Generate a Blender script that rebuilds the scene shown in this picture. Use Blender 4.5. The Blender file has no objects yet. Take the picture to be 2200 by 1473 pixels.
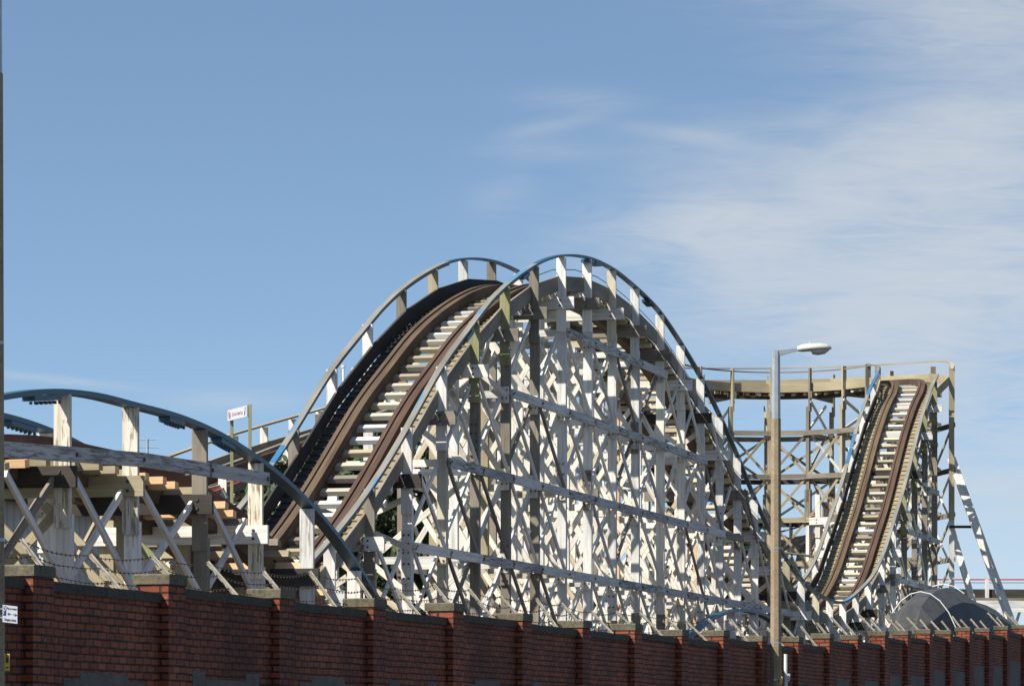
import bpy, math, random
from mathutils import Vector
random.seed(7)
sc = bpy.context.scene
# ------------------------------------------------------------------ camera, world, sun, exposure
F = 8000.0; CX = 1100.0; HY = 1585.0; EYE = 1.6
TH = math.atan(2125 / F); CT, ST = math.cos(TH), math.sin(TH)
cd = bpy.data.cameras.new("camera"); cam = bpy.data.objects.new("camera", cd)
sc.collection.objects.link(cam); sc.camera = cam
cd.sensor_width = 36; cd.lens = F / 2200 * 36; cd.shift_y = (HY - 736.5) / 2200
cd.clip_start = 0.5; cd.clip_end = 6000
cam.location = (0, 0, EYE); cam.rotation_euler = (math.radians(90), 0, 0)

SUN_DIR = Vector((-0.576, -0.415, 0.76)).normalized()
sl = bpy.data.lights.new("sun", 'SUN'); sun = bpy.data.objects.new("sun", sl); sc.collection.objects.link(sun)
sl.energy = 5.0; sl.angle = math.radians(0.5); sl.color = (1.0, 0.94, 0.835)
sun.rotation_euler = (-SUN_DIR).to_track_quat('-Z', 'Y').to_euler(); sun.location = (-20, -20, 40)

wd = bpy.data.worlds.new("World"); sc.world = wd; wd.use_nodes = True
nt = wd.node_tree; nt.nodes.clear(); N = nt.nodes.new; LK = nt.links.new
def wmath(op, a, b=None, c=None, clamp=False):
    n = N('ShaderNodeMath'); n.operation = op; n.use_clamp = clamp
    for i, v in enumerate((a, b, c)):
        if v is None: continue
        if isinstance(v, (int, float)): n.inputs[i].default_value = v
        else: LK(v, n.inputs[i])
    return n.outputs[0]
out = N('ShaderNodeOutputWorld'); bg = N('ShaderNodeBackground'); LK(bg.outputs[0], out.inputs[0])
tc = N('ShaderNodeTexCoord'); sep = N('ShaderNodeSeparateXYZ'); LK(tc.outputs['Generated'], sep.inputs[0])
sky = N('ShaderNodeTexSky'); sky.sky_type = 'NISHITA'; sky.sun_disc = False
sky.sun_elevation = math.asin(SUN_DIR.z); sky.sun_rotation = math.atan2(SUN_DIR.x, SUN_DIR.y)
sky.altitude = 0; sky.air_density = 1.0; sky.dust_density = 0.3; sky.ozone_density = 1.2
# telephoto view sees only the lowest 11 degrees: lift the look-up so it is the clear seaside blue of the photo
zup = wmath('ADD', wmath('MULTIPLY', sep.outputs[2], 1.7), 0.085)
cmb = N('ShaderNodeCombineXYZ'); LK(sep.outputs[0], cmb.inputs[0]); LK(sep.outputs[1], cmb.inputs[1]); LK(zup, cmb.inputs[2])
nrm = N('ShaderNodeVectorMath'); nrm.operation = 'NORMALIZE'; LK(cmb.outputs[0], nrm.inputs[0]); LK(nrm.outputs[0], sky.inputs[0])
# cirrus, laid out by compass direction and elevation
ysafe = wmath('MAXIMUM', sep.outputs[1], 0.05)
az = wmath('DIVIDE', sep.outputs[0], ysafe); el = wmath('DIVIDE', sep.outputs[2], ysafe)
def blob(px, py, rx, ry, rot, amp):
    a0 = (px - CX) / F; e0 = (HY - py) / F; r = math.radians(rot)
    da = wmath('SUBTRACT', az, a0); de = wmath('SUBTRACT', el, e0)
    p = wmath('ADD', wmath('MULTIPLY', da, math.cos(r) * F / rx), wmath('MULTIPLY', de, math.sin(r) * F / rx))
    q = wmath('ADD', wmath('MULTIPLY', da, -math.sin(r) * F / ry), wmath('MULTIPLY', de, math.cos(r) * F / ry))
    d2 = wmath('ADD', wmath('MULTIPLY', p, p), wmath('MULTIPLY', q, q))
    return wmath('MULTIPLY', wmath('POWER', 2.718, wmath('MULTIPLY', d2, -1.0)), amp)
BL = [(2080, 300, 470, 90, 4, .62), (1480, 290, 150, 16, -8, .16), (1540, 500, 260, 60, 4, .62), (1950, 560, 520, 170, 3, .55), (2150, 820, 500, 260, 0, .60),
      (1190, 268, 110, 18, 12, .17), (1240, 215, 120, 26, 0, .16), (1150, 325, 110, 22, 0, .14), (2130, 40, 420, 150, -8, .55), (2240, 430, 240, 180, 0, .4),
      (1640, 660, 220, 70, -10, .35), (120, 815, 160, 9, -6, .26), (500, 862, 140, 24, 0, .22), (2250, 1250, 600, 260, 0, .4), (1750, 430, 300, 50, 8, .35), (1080, 420, 80, 40, 20, .10)]
dens = None
for b in BL:
    o = blob(*b); dens = o if dens is None else wmath('ADD', dens, o)
cv = N('ShaderNodeCombineXYZ'); LK(az, cv.inputs[0]); LK(el, cv.inputs[1])
def wnoise(rot, sx, sy, detail, rough, dist, seed):
    mp = N('ShaderNodeMapping'); mp.inputs['Rotation'].default_value = (0, 0, math.radians(rot))
    mp.inputs['Scale'].default_value = (sx, sy, 1); mp.inputs['Location'].default_value = (seed, seed * .7, 0)
    LK(cv.outputs[0], mp.inputs[0]); n = N('ShaderNodeTexNoise'); n.inputs['Scale'].default_value = 1
    n.inputs['Detail'].default_value = detail; n.inputs['Roughness'].default_value = rough; n.inputs['Distortion'].default_value = dist
    LK(mp.outputs[0], n.inputs[0]); return n.outputs[0]
n1 = wnoise(-10, 30, 170, 9, .66, 1.3, 3.1); n2 = wnoise(14, 11, 30, 4, .5, .6, 9.7)
nn = wmath('MULTIPLY', wmath('ADD', wmath('MULTIPLY', n1, 2.4), wmath('MULTIPLY', n2, 3.4)), .72)
nn = wmath('SUBTRACT', nn, 1.42); nn = wmath('MAXIMUM', nn, 0.06)
cl = wmath('MULTIPLY', dens, nn); cl = wmath('MULTIPLY', wmath('SUBTRACT', 1.0, wmath('POWER', 2.718, wmath('MULTIPLY', cl, -1.9))), 0.88)
mixc = N('ShaderNodeMix'); mixc.data_type = 'RGBA'; LK(cl, mixc.inputs[0]); tint = N('ShaderNodeMix'); tint.data_type = 'RGBA'; tint.blend_type = 'MULTIPLY'; tint.inputs[0].default_value = 1; LK(sky.outputs[0], tint.inputs[6]); tint.inputs[7].default_value = (.98, 1.02, 1.0, 1); LK(tint.outputs[2], mixc.inputs[6])
mixc.inputs[7].default_value = (4.5, 4.7, 4.9, 1)
LK(mixc.outputs[2], bg.inputs[0]); bg.inputs[1].default_value = 0.098
sc.view_settings.view_transform = 'Standard'; sc.view_settings.look = 'None'
sc.view_settings.exposure = 0.60; sc.view_settings.gamma = 1.0
sc.render.engine = 'CYCLES'; sc.cycles.max_bounces = 5; sc.cycles.use_denoising = True

# ------------------------------------------------------------------ coordinates
# u runs along the wall away from the camera, V is the distance to the left of the camera line
def W(u, V, z): return Vector((u * ST - V * CT, u * CT + V * ST, z))
def uz(x, y, V):
    t = (x - CX) / F; u = V * (CT + t * ST) / (ST - t * CT); Y = u * CT + V * ST
    return u, EYE + (HY - y) / F * Y
DU = Vector((ST, CT, 0)); DL = Vector((-CT, ST, 0)); UP = Vector((0, 0, 1))
def at(x, y, D): return Vector(((x - CX) / F * D, D, EYE + (HY - y) / F * D))
def interp(pts, u):
    if u <= pts[0][0]: return pts[0][1]
    for (a, b), (c, d) in zip(pts, pts[1:]):
        if u <= c: return b + (d - b) * (u - a) / (c - a)
    return pts[-1][1]
def smooth(pts, step=0.35, it=3):
    n = int((pts[-1][0] - pts[0][0]) / step); us = [pts[0][0] + (pts[-1][0] - pts[0][0]) * i / n for i in range(n + 1)]
    zs = [interp(pts, u) for u in us]
    for _ in range(it):
        zs = [zs[0]] + [(zs[i - 1] + 2 * zs[i] + zs[i + 1]) / 4 for i in range(1, n)] + [zs[-1]]
        zs = [zs[0]] + [(zs[max(0, i - 2)] + zs[i - 1] + 2 * zs[i] + zs[i + 1] + zs[min(n, i + 2)]) / 6 for i in range(1, n)] + [zs[-1]]
    return list(zip(us, zs))

# ------------------------------------------------------------------ materials
def newmat(name):
    m = bpy.data.materials.new(name); m.use_nodes = True; t = m.node_tree
    return m, t, t.nodes['Principled BSDF']
def ramp(t, fac, stops, interp_='LINEAR'):
    r = t.nodes.new('ShaderNodeValToRGB'); r.color_ramp.interpolation = interp_; e = r.color_ramp.elements
    e[0].position, e[1].position = stops[0][0], stops[-1][0]
    e[0].color = (*stops[0][1], 1); e[1].color = (*stops[-1][1], 1)
    for p, c in stops[1:-1]:
        k = e.new(p); k.color = (*c, 1)
    t.links.new(fac, r.inputs[0]); return r.outputs[0]
def tnoise(t, vec, scale, detail=4, rough=.55, dist=0, map_=None, loc=(0, 0, 0)):
    if map_:
        mp = t.nodes.new('ShaderNodeMapping'); mp.inputs['Scale'].default_value = map_; mp.inputs['Location'].default_value = loc
        t.links.new(vec, mp.inputs[0]); vec = mp.outputs[0]
    n = t.nodes.new('ShaderNodeTexNoise'); n.inputs['Scale'].default_value = scale; n.inputs['Detail'].default_value = detail
    n.inputs['Roughness'].default_value = rough; n.inputs['Distortion'].default_value = dist
    t.links.new(vec, n.inputs[0]); return n.outputs[0]
def mix(t, fac, a, b, mode='MIX'):
    n = t.nodes.new('ShaderNodeMix'); n.data_type = 'RGBA'; n.blend_type = mode
    for s, v in ((0, fac), (6, a), (7, b)):
        if isinstance(v, (int, float)): n.inputs[s].default_value = v
        elif isinstance(v, tuple): n.inputs[s].default_value = (*v, 1)
        else: t.links.new(v, n.inputs[s])
    return n.outputs[2]
def bump(t, bs, h, strength=.3, dist=.01):
    b = t.nodes.new('ShaderNodeBump'); b.inputs['Strength'].default_value = strength; b.inputs['Distance'].default_value = dist
    t.links.new(h, b.inputs['Height']); t.links.new(b.outputs[0], bs.inputs['Normal'])
def wood(name, dark, mid, light, rough=.85, peel=None, peelcol=None, peelsoft=.04, extra=None):
    """timber with grain along UV.x; optional paint coat that has flaked off where a noise passes 'peel'"""
    m, t, bs = newmat(name); uv = t.nodes.new('ShaderNodeUVMap').outputs[0]
    g = tnoise(t, uv, 1, 6, .6, .3, (1.2, 38, 1)); big = tnoise(t, uv, 1, 3, .5, 0, (.5, 2.0, 1), (4, 2, 0))
    base = ramp(t, g, [(.3, dark), (.5, mid), (.72, light)])
    base = mix(t, .55, base, ramp(t, big, [(.3, dark), (.7, light)]), 'MIX')
    col = base; bs.inputs['Roughness'].default_value = rough
    if peel is not None:
        p = tnoise(t, uv, 1, 8, .68, .1, (2.2, 22, 1), (7, 3, 0))
        reg = tnoise(t, uv, 1, 2, .5, 0, (.45, .9, 1), (1, 9, 0))
        add = t.nodes.new('ShaderNodeMath'); add.operation = 'MULTIPLY_ADD'; t.links.new(reg, add.inputs[0]); add.inputs[1].default_value = .55; t.links.new(p, add.inputs[2])
        mask = ramp(t, add.outputs[0], [(peel, (0, 0, 0)), (peel + peelsoft, (1, 1, 1))])
        oi = t.nodes.new('ShaderNodeObjectInfo')
        tone = ramp(t, oi.outputs['Random'], [(0, tuple(c * .86 for c in peelcol)), (.5, peelcol), (1, (peelcol[0] * 1.03, peelcol[1] * .98, peelcol[2] * .9))])
        dirt = tnoise(t, uv, 1, 5, .6, 0, (.8, 14, 1), (2, 5, 0))
        coat = mix(t, 1.0, tone, ramp(t, dirt, [(.28, (.62, .60, .55)), (.55, (1, 1, 1))]), 'MULTIPLY')
        tn = tnoise(t, uv, 1, 2, .5, 0, (.22, .22, 1), (5, 5, 0)); coat = mix(t, 1.0, coat, ramp(t, tn, [(.32, (.74, .74, .76)), (.62, (1.04, 1.03, 1.0))]), 'MULTIPLY')
        col = mix(t, mask, coat, base)
        bump(t, bs, mask, .25, .004)
    else:
        bump(t, bs, g, .4, .006)
    if extra:
        e = tnoise(t, uv, 1, 4, .6, 0, (.35, 3, 1), (11, 1, 0))
        col = mix(t, ramp(t, e, [(extra[1], (0, 0, 0)), (extra[1] + .04, (1, 1, 1))]), col, extra[0])
    t.links.new(col, bs.inputs['Base Color']); return m
WHITE = (.80, .795, .765)
M = {}
M['white'] = wood('white_paint', (.24, .22, .18), (.36, .33, .28), (.50, .46, .38), peel=.93, peelcol=WHITE, peelsoft=.07)
M['white_worn'] = wood('worn_white_paint', (.15, .14, .125), (.28, .265, .24), (.40, .38, .33), peel=.84, peelcol=(.74, .74, .715), peelsoft=.12)
M['ledgerpaint'] = wood('flaking_ledger_paint', (.11, .105, .095), (.20, .19, .175), (.32, .305, .28), peel=.775, peelcol=(.60, .60, .585), peelsoft=.09)
M['grey'] = wood('weathered_timber', (.10, .085, .065), (.19, .165, .13), (.33, .29, .23))
M['tan'] = wood('tan_timber', (.20, .165, .10), (.34, .285, .18), (.46, .40, .27))
M['green'] = wood('mossy_timber', (.12, .125, .05), (.24, .24, .11), (.36, .35, .19))
M['pine'] = wood('new_pine', (.50, .29, .13), (.66, .43, .23), (.78, .57, .36))
M['rust'] = wood('red_stained_timber', (.26, .10, .04), (.42, .20, .09), (.62, .38, .20))
M['dark'] = wood('tarred_timber', (.018, .016, .014), (.035, .030, .025), (.07, .06, .05))  # on the left walkway its darkness includes painted-in kick board shade
M['brown'] = wood('rail_timber', (.038, .024, .014), (.078, .050, .030), (.17, .115, .062))
M['redbrown'] = wood('red_rail_timber', (.034, .018, .012), (.066, .034, .023), (.13, .078, .050))
M['redrail'] = wood('red_lead_rail', (.055, .018, .012), (.115, .040, .028), (.20, .09, .06))
M['oldcream'] = wood('stained_cream_timber', (.22, .17, .10), (.38, .32, .22), (.50, .44, .33), peel=.86, peelcol=(.62, .57, .45), peelsoft=.2)
M['flaked'] = wood('flaked_cream_paint', (.14, .11, .07), (.26, .21, .14), (.38, .32, .22), peel=.80, peelcol=(.74, .71, .62), peelsoft=.05)
M['plank'] = wood('walkway_planks', (.14, .11, .06), (.26, .21, .12), (.38, .32, .20))
M['railtop'] = wood('handrail_timber', (.11, .105, .09), (.19, .182, .158), (.30, .288, .25), extra=((.06, .19, .33), .585))
M['skyblue'] = wood('bright_blue_paint', (.16, .15, .12), (.24, .22, .18), (.34, .32, .26), peel=.87, peelcol=(.045, .19, .38), rough=.5)
M['blue'] = wood('blue_paint', (.06, .07, .07), (.10, .11, .11), (.20, .20, .18), peel=.88, peelcol=(.028, .115, .19), rough=.5)
def plain(name, col, rough=.6, metal=0, nz=.25, scale=6):
    m, t, bs = newmat(name); co = t.nodes.new('ShaderNodeTexCoord').outputs['Object']
    n = tnoise(t, co, scale, 6, .6)
    t.links.new(ramp(t, n, [(.3, tuple(c * (1 - nz) for c in col)), (.7, tuple(min(1, c * (1 + nz)) for c in col))]), bs.inputs['Base Color'])
    bs.inputs['Roughness'].default_value = rough; bs.inputs['Metallic'].default_value = metal; return m
M['bolt'] = plain('bolt_iron', (.05, .045, .04), .6)
M['galv'] = plain('galvanised_steel', (.40, .43, .44), .45, .5, .15, 9)
M['lampshell'] = plain('lamp_shell_paint', (.52, .51, .45), .5, 0, .12, 14)
M['lens'] = plain('lamp_lens', (.42, .42, .38), .25, 0, .1)
M['signwhite'] = plain('sign_white', (.50, .53, .60), .5, 0, .06)
M['signblue'] = plain('sign_blue', (.03, .04, .22), .5, 0, .1)
M['ink'] = plain('sign_ink', (.03, .04, .06), .6, 0, .1)
M['inkred'] = plain('sign_red_ink', (.42, .16, .13), .6, 0, .1)
M['yellow'] = plain('yellow_label', (.75, .48, .03), .6, 0, .1)
M['redpipe'] = plain('red_pipe_paint', (.50, .06, .05), .5)
M['angle'] = plain('concrete_angle', (.33, .30, .24), .9, 0, .35, 12)
M['wire'] = plain('rusty_wire', (.06, .045, .035), .8)
M['teal'] = plain('teal_cable', (.03, .16, .17), .6)
M['pipe'] = plain('pale_pipe', (.7, .72, .7), .5, 0, .1)
M['stem'] = plain('bark', (.06, .045, .03), .95)
def stone(name, a, b, sp=60):
    m, t, bs = newmat(name); co = t.nodes.new('ShaderNodeTexCoord').outputs['Object']
    n = tnoise(t, co, 2.2, 8, .65); s = tnoise(t, co, sp, 3, .6)
    c = mix(t, .5, ramp(t, n, [(.3, a), (.68, b)]), ramp(t, s, [(.3, a), (.62, b)]))
    t.links.new(c, bs.inputs['Base Color']); bs.inputs['Roughness'].default_value = .92; bump(t, bs, s, .5, .006); return m
M['cap'] = stone('pier_stone', (.028, .025, .017), (.17, .145, .095), 22)
M['coping'] = stone('coping_stone', (.022, .018, .012), (.085, .070, .048), 18)
M['render'] = stone('cement_render', (.035, .031, .024), (.17, .15, .12), 45)
M['poleconc'] = stone('pole_concrete', (.17, .125, .075), (.36, .28, .18), 26)
def brickmat():
    m, t, bs = newmat('brick'); uv = t.nodes.new('ShaderNodeUVMap').outputs[0]
    wob = t.nodes.new('ShaderNodeTexNoise'); wob.inputs['Scale'].default_value = 2.2; wob.inputs['Detail'].default_value = 2; t.links.new(uv, wob.inputs[0])
    va = t.nodes.new('ShaderNodeVectorMath'); va.operation = 'MULTIPLY_ADD'; t.links.new(wob.outputs['Color'], va.inputs[0]); va.inputs[1].default_value = (.012, .02, 0); mpb = t.nodes.new('ShaderNodeMapping'); mpb.inputs['Scale'].default_value = (.4, 1, 1); t.links.new(uv, mpb.inputs[0]); t.links.new(mpb.outputs[0], va.inputs[2])
    b = t.nodes.new('ShaderNodeTexBrick'); t.links.new(va.outputs[0], b.inputs[0])
    b.inputs['Scale'].default_value = 1; b.inputs['Brick Width'].default_value = .094; b.inputs['Row Height'].default_value = .0765
    b.inputs['Mortar Size'].default_value = .006; b.inputs['Mortar Smooth'].default_value = .35; b.inputs['Bias'].default_value = 0
    b.inputs['Color1'].default_value = (.22, .055, .022, 1); b.inputs['Color2'].default_value = (.33, .095, .038, 1); b.inputs['Mortar'].default_value = (.055, .022, .016, 1)
    big = tnoise(t, uv, 1.1, 5, .6); fine = tnoise(t, uv, 55, 3, .6); sp = tnoise(t, uv, 30, 2, .5, 0, None)
    c = mix(t, .75, b.outputs['Color'], ramp(t, big, [(.3, (.55, .5, .5)), (.7, (1.25, 1.2, 1.15))]), 'MULTIPLY')
    c = mix(t, .5, c, ramp(t, fine, [(.3, (.6, .55, .5)), (.7, (1.3, 1.3, 1.3))]), 'MULTIPLY')
    c = mix(t, ramp(t, sp, [(.715, (0, 0, 0)), (.74, (1, 1, 1))]), c, (.5, .46, .42))
    sx = t.nodes.new('ShaderNodeSeparateXYZ'); t.links.new(va.outputs[0], sx.inputs[0])
    def mm(op, a, b=None):
        n = t.nodes.new('ShaderNodeMath'); n.operation = op
        for i, v in enumerate((a, b)):
            if v is None: continue
            if isinstance(v, (int, float)): n.inputs[i].default_value = v
            else: t.links.new(v, n.inputs[i])
        return n.outputs[0]
    fr_ = mm('FRACT', mm('DIVIDE', sx.outputs[1], .0765)); edge = mm('MINIMUM', fr_, mm('SUBTRACT', 1.0, fr_))
    lin = ramp(t, edge, [(.10, (1, 1, 1)), (.22, (0, 0, 0))]); brk = ramp(t, tnoise(t, uv, 3.5, 4, .6, 0, (1, 4, 1)), [(.38, (0, 0, 0)), (.6, (1, 1, 1))])
    c = mix(t, mix(t, 1, lin, brk, 'MULTIPLY'), c, (.018, .009, .008))
    soot = tnoise(t, uv, .5, 6, .65, 0, (1, .45, 1), (3, 8, 0)); c = mix(t, 1.0, c, ramp(t, soot, [(.32, (.55, .5, .5)), (.58, (1.05, 1.05, 1.05))]), 'MULTIPLY')
    t.links.new(c, bs.inputs['Base Color']); bs.inputs['Roughness'].default_value = .9
    inv = t.nodes.new('ShaderNodeMath'); inv.operation = 'SUBTRACT'; inv.inputs[0].default_value = 1; t.links.new(b.outputs['Fac'], inv.inputs[1])
    ad = t.nodes.new('ShaderNodeMath'); ad.operation = 'MULTIPLY_ADD'; t.links.new(fine, ad.inputs[0]); ad.inputs[1].default_value = .4; t.links.new(inv.outputs[0], ad.inputs[2])
    bump(t, bs, ad.outputs[0], .9, .012); return m
M['brick'] = brickmat()
def sheet(name, a, b, sc_, axis=0):
    m, t, bs = newmat(name); uv = t.nodes.new('ShaderNodeUVMap').outputs[0]
    w = t.nodes.new('ShaderNodeTexWave'); w.wave_type = 'BANDS'; w.bands_direction = 'X'; w.inputs['Scale'].default_value = sc_; w.inputs['Distortion'].default_value = 0
    t.links.new(uv, w.inputs[0]); n = tnoise(t, uv, 1, 5, .6, 0, (.7, .25, 1))
    c = mix(t, .35, ramp(t, n, [(.3, a), (.7, b)]), ramp(t, w.outputs[0], [(.0, tuple(x * .3 for x in a)), (.25, b)]))
    t.links.new(c, bs.inputs['Base Color']); bs.inputs['Roughness'].default_value = .6; bump(t, bs, w.outputs[0], .8, .03); return m
M['sheet'] = sheet('pale_cladding', (.34, .35, .34), (.50, .51, .50), 1.0)
M['roof'] = sheet('grey_roof', (.10, .11, .12), (.20, .21, .22), .8)
M['darksheet'] = sheet('dark_boards', (.06, .055, .045), (.13, .12, .10), 1.6)
def tarpmat():
    m, t, bs = newmat('tarpaulin'); co = t.nodes.new('ShaderNodeTexCoord').outputs['Object']
    n = tnoise(t, co, 1.3, 6, .6); k = tnoise(t, co, 3.5, 3, .5, .8, (1, 1, .35))
    t.links.new(ramp(t, n, [(.3, (.040, .042, .043)), (.7, (.066, .069, .070))]), bs.inputs['Base Color'])
    bs.inputs['Roughness'].default_value = .8; bump(t, bs, k, .35, .10); return m
M['tarp'] = tarpmat()
def leafmat(name, a, b):
    m, t, bs = newmat(name); g = t.nodes.new('ShaderNodeNewGeometry'); oi = t.nodes.new('ShaderNodeTexCoord')
    n = tnoise(t, oi.outputs['Object'], 1.7, 4, .6)
    c = mix(t, .5, ramp(t, n, [(.3, a), (.7, b)]), ramp(t, g.outputs['Random Per Island'], [(0, a), (1, b)]))
    t.links.new(c, bs.inputs['Base Color']); bs.inputs['Roughness'].default_value = .7; return m
M['leaf'] = leafmat('conifer_leaf', (.020, .040, .012), (.065, .095, .030))
M['leaf2'] = leafmat('shrub_leaf', (.05, .07, .015), (.14, .15, .05))
def ground_mat(name, a, b, s):
    m, t, bs = newmat(name); co = t.nodes.new('ShaderNodeTexCoord').outputs['Object']
    n = tnoise(t, co, s, 8, .65); f = tnoise(t, co, s * 60, 2, .6)
    t.links.new(mix(t, .5, ramp(t, n, [(.3, a), (.7, b)]), ramp(t, f, [(.3, a), (.7, b)])), bs.inputs['Base Color']); bs.inputs['Roughness'].default_value = .95; return m
M['asphalt'] = ground_mat('asphalt', (.035, .035, .035), (.065, .062, .06), .3)
M['paving'] = ground_mat('pavement_slabs', (.12, .115, .10), (.20, .19, .17), .5)
M['gravel'] = ground_mat('gravel_ground', (.07, .075, .05), (.15, .14, .10), .2)

# ------------------------------------------------------------------ mesh builder
class MB:
    def __init__(s): s.v = []; s.f = []; s.uv = []; s.m = []; s.mats = []
    def mi(s, k):
        if k not in s.mats: s.mats.append(k)
        return s.mats.index(k)
    def face(s, pts, mat, uvs=None):
        b = len(s.v); s.v += [tuple(p) for p in pts]; s.f.append(tuple(range(b, b + len(pts)))); s.m.append(s.mi(mat))
        s.uv += uvs if uvs else [(p[0], p[2]) for p in pts]
    def beam(s, p0, p1, a, b, mat, ext=0.0):
        """board from p0 to p1; a, b = full-size cross vectors"""
        p0 = Vector(p0); p1 = Vector(p1); d = (p1 - p0); L = d.length
        if L < 1e-6: return s
        d /= L; p0 = p0 - d * ext; p1 = p1 + d * ext; L += 2 * ext
        a = Vector(a) / 2; b = Vector(b) / 2
        if a.cross(b).dot(d) < 0: a, b = b, a
        c = [(-1, -1), (1, -1), (1, 1), (-1, 1)]; base = len(s.v)
        for P in (p0, p1):
            for i, j in c: s.v.append(tuple(P + a * i + b * j))
        ox, oy = random.uniform(0, 60), random.uniform(0, 60); la, lb = a.length * 2, b.length * 2; k = s.mi(mat); acc = 0
        for q in range(4):
            r = (q + 1) % 4; w = la if q % 2 == 0 else lb
            s.f.append((base + q, base + r, base + 4 + r, base + 4 + q)); s.m.append(k)
            s.uv += [(ox, oy + acc), (ox, oy + acc + w), (ox + L, oy + acc + w), (ox + L, oy + acc)]; acc += w
        s.f.append((base + 3, base + 2, base + 1, base)); s.m.append(k); s.uv += [(ox, oy), (ox + .01, oy), (ox + .01, oy + lb), (ox, oy + lb)]
        s.f.append((base + 4, base + 5, base + 6, base + 7)); s.m.append(k); s.uv += [(ox, oy), (ox + .01, oy), (ox + .01, oy + lb), (ox, oy + lb)]
        return s
    def box(s, c, ex, ey, ez, mat): # centre + three full vectors, wall style uv (length, height)
        c = Vector(c); ex = Vector(ex) / 2; ey = Vector(ey) / 2; ez = Vector(ez) / 2
        if ex.cross(ey).dot(ez) < 0: ex = -ex
        C = [c + ex * i + ey * j + ez * k for k in (-1, 1) for j in (-1, 1) for i in (-1, 1)]
        def uvp(p, ax): return (p.dot(ax), p.z)
        for idx, ax in (((0, 1, 5, 4), ex), ((1, 3, 7, 5), ey), ((3, 2, 6, 7), ex), ((2, 0, 4, 6), ey)):
            n = ax.normalized(); s.face([C[i] for i in idx], mat, [uvp(C[i], n) for i in idx])
        for idx in ((4, 5, 7, 6), (2, 3, 1, 0)):
            s.face([C[i] for i in idx], mat, [(C[i].x, C[i].y) for i in idx])
        return s
    def sweep(s, path, sect, mat, closed=True, caps=True):
        """path = [(P, A, B)], sect = [(a, b)] polygon in A,B coordinates"""
        base = len(s.v); n = len(sect); k = s.mi(mat); ln = [0]
        for i, (P, A, B) in enumerate(path):
            if i: ln.append(ln[-1] + (P - path[i - 1][0]).length)
            for a, b in sect: s.v.append(tuple(P + A * a + B * b))
        per = [0]
        for q in range(n):
            a, b = sect[q], sect[(q + 1) % n]; per.append(per[-1] + math.hypot(a[0] - b[0], a[1] - b[1]))
        ox, oy = random.uniform(0, 60), random.uniform(0, 60)
        for i in range(len(path) - 1):
            for q in range(n):
                r = (q + 1) % n
                s.f.append((base + i * n + q, base + i * n + r, base + (i + 1) * n + r, base + (i + 1) * n + q)); s.m.append(k)
                s.uv += [(ox + ln[i], oy + per[q]), (ox + ln[i], oy + per[q + 1]), (ox + ln[i + 1], oy + per[q + 1]), (ox + ln[i + 1], oy + per[q])]
        if caps:
            for e, rev in ((0, True), (len(path) - 1, False)):
                idx = [base + e * n + q for q in range(n)]
                s.f.append(tuple(reversed(idx)) if rev else tuple(idx)); s.m.append(k); s.uv += [(ox, oy)] * n
        return s
    def tube(s, pts, r, mat, n=6, r1=None):
        pts = [Vector(p) for p in pts]; path = []
        for i, p in enumerate(pts):
            t = (pts[min(i + 1, len(pts) - 1)] - pts[max(i - 1, 0)]).normalized()
            A = t.cross(UP if abs(t.z) < .95 else Vector((1, 0, 0))).normalized(); B = A.cross(t).normalized()
            k = 1 if r1 is None else (1 + (r1 / r - 1) * i / (len(pts) - 1)); path.append((p, A * k, B * k))
        return s.sweep(path, [(r * math.cos(2 * math.pi * q / n), r * math.sin(2 * math.pi * q / n)) for q in range(n)], mat)
    def merge(s, o):
        b = len(s.v); s.v += o.v; s.f += [tuple(i + b for i in f) for f in o.f]; s.uv += o.uv
        mp = [s.mi(k) for k in o.mats]; s.m += [mp[i] for i in o.m]
    def build(s, name, parent=None, origin=None, smooth_=False):
        org = Vector(origin) if origin is not None else (parent.matrix_world_loc if False else (Vector(parent['_o']) if parent else Vector((0, 0, 0))))
        me = bpy.data.meshes.new(name); me.from_pydata([tuple(Vector(v) - org) for v in s.v], [], s.f)
        for k in s.mats: me.materials.append(M[k])
        me.polygons.foreach_set('material_index', s.m)
        ul = me.uv_layers.new(name='UVMap'); ul.data.foreach_set('uv', [c for p in s.uv for c in p])
        if smooth_: me.polygons.foreach_set('use_smooth', [True] * len(me.polygons))
        me.update(); o = bpy.data.objects.new(name, me); sc.collection.objects.link(o)
        if parent:
            o.parent = parent; po = Vector(parent['_o']); o.location = org - po if origin is not None else (0, 0, 0)
        else: o.location = org
        o['_o'] = tuple(org); return o
def tag(o, label=None, cat=None, group=None, kind=None):
    if label: o['label'] = label
    if cat: o['category'] = cat
    if group: o['group'] = group
    if kind: o['kind'] = kind
    return o
def empty(name, loc, label, cat, group=None):
    o = bpy.data.objects.new(name, None); sc.collection.objects.link(o); o.location = loc; o['_o'] = tuple(loc); o.empty_display_size = .3
    return tag(o, label, cat, group)

# ------------------------------------------------------------------ coaster structure generator
class Thing:
    def __init__(s, root): s.root = root; s.parts = {}
    def add(s, name, mb, p, size):
        pw = Vector(p); D = max(pw.y, 5); px = CX + F * pw.x / D; py = HY - F * (pw.z - EYE) / D
        pr = size / D * (1 if -60 < px < 2260 and py < 1400 else .05)
        s.parts.setdefault(name, []).append((pr, mb))
    def finish(s, cap=96):
        for name, L in s.parts.items():
            L.sort(key=lambda t: -t[0])
            for _, mb in L[:cap]: mb.build(name, s.root)
            if len(L) > cap:
                r = MB()
                for _, mb in L[cap:]: r.merge(mb)
                o = r.build(name, s.root); o['kind'] = 'stuff'

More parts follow.
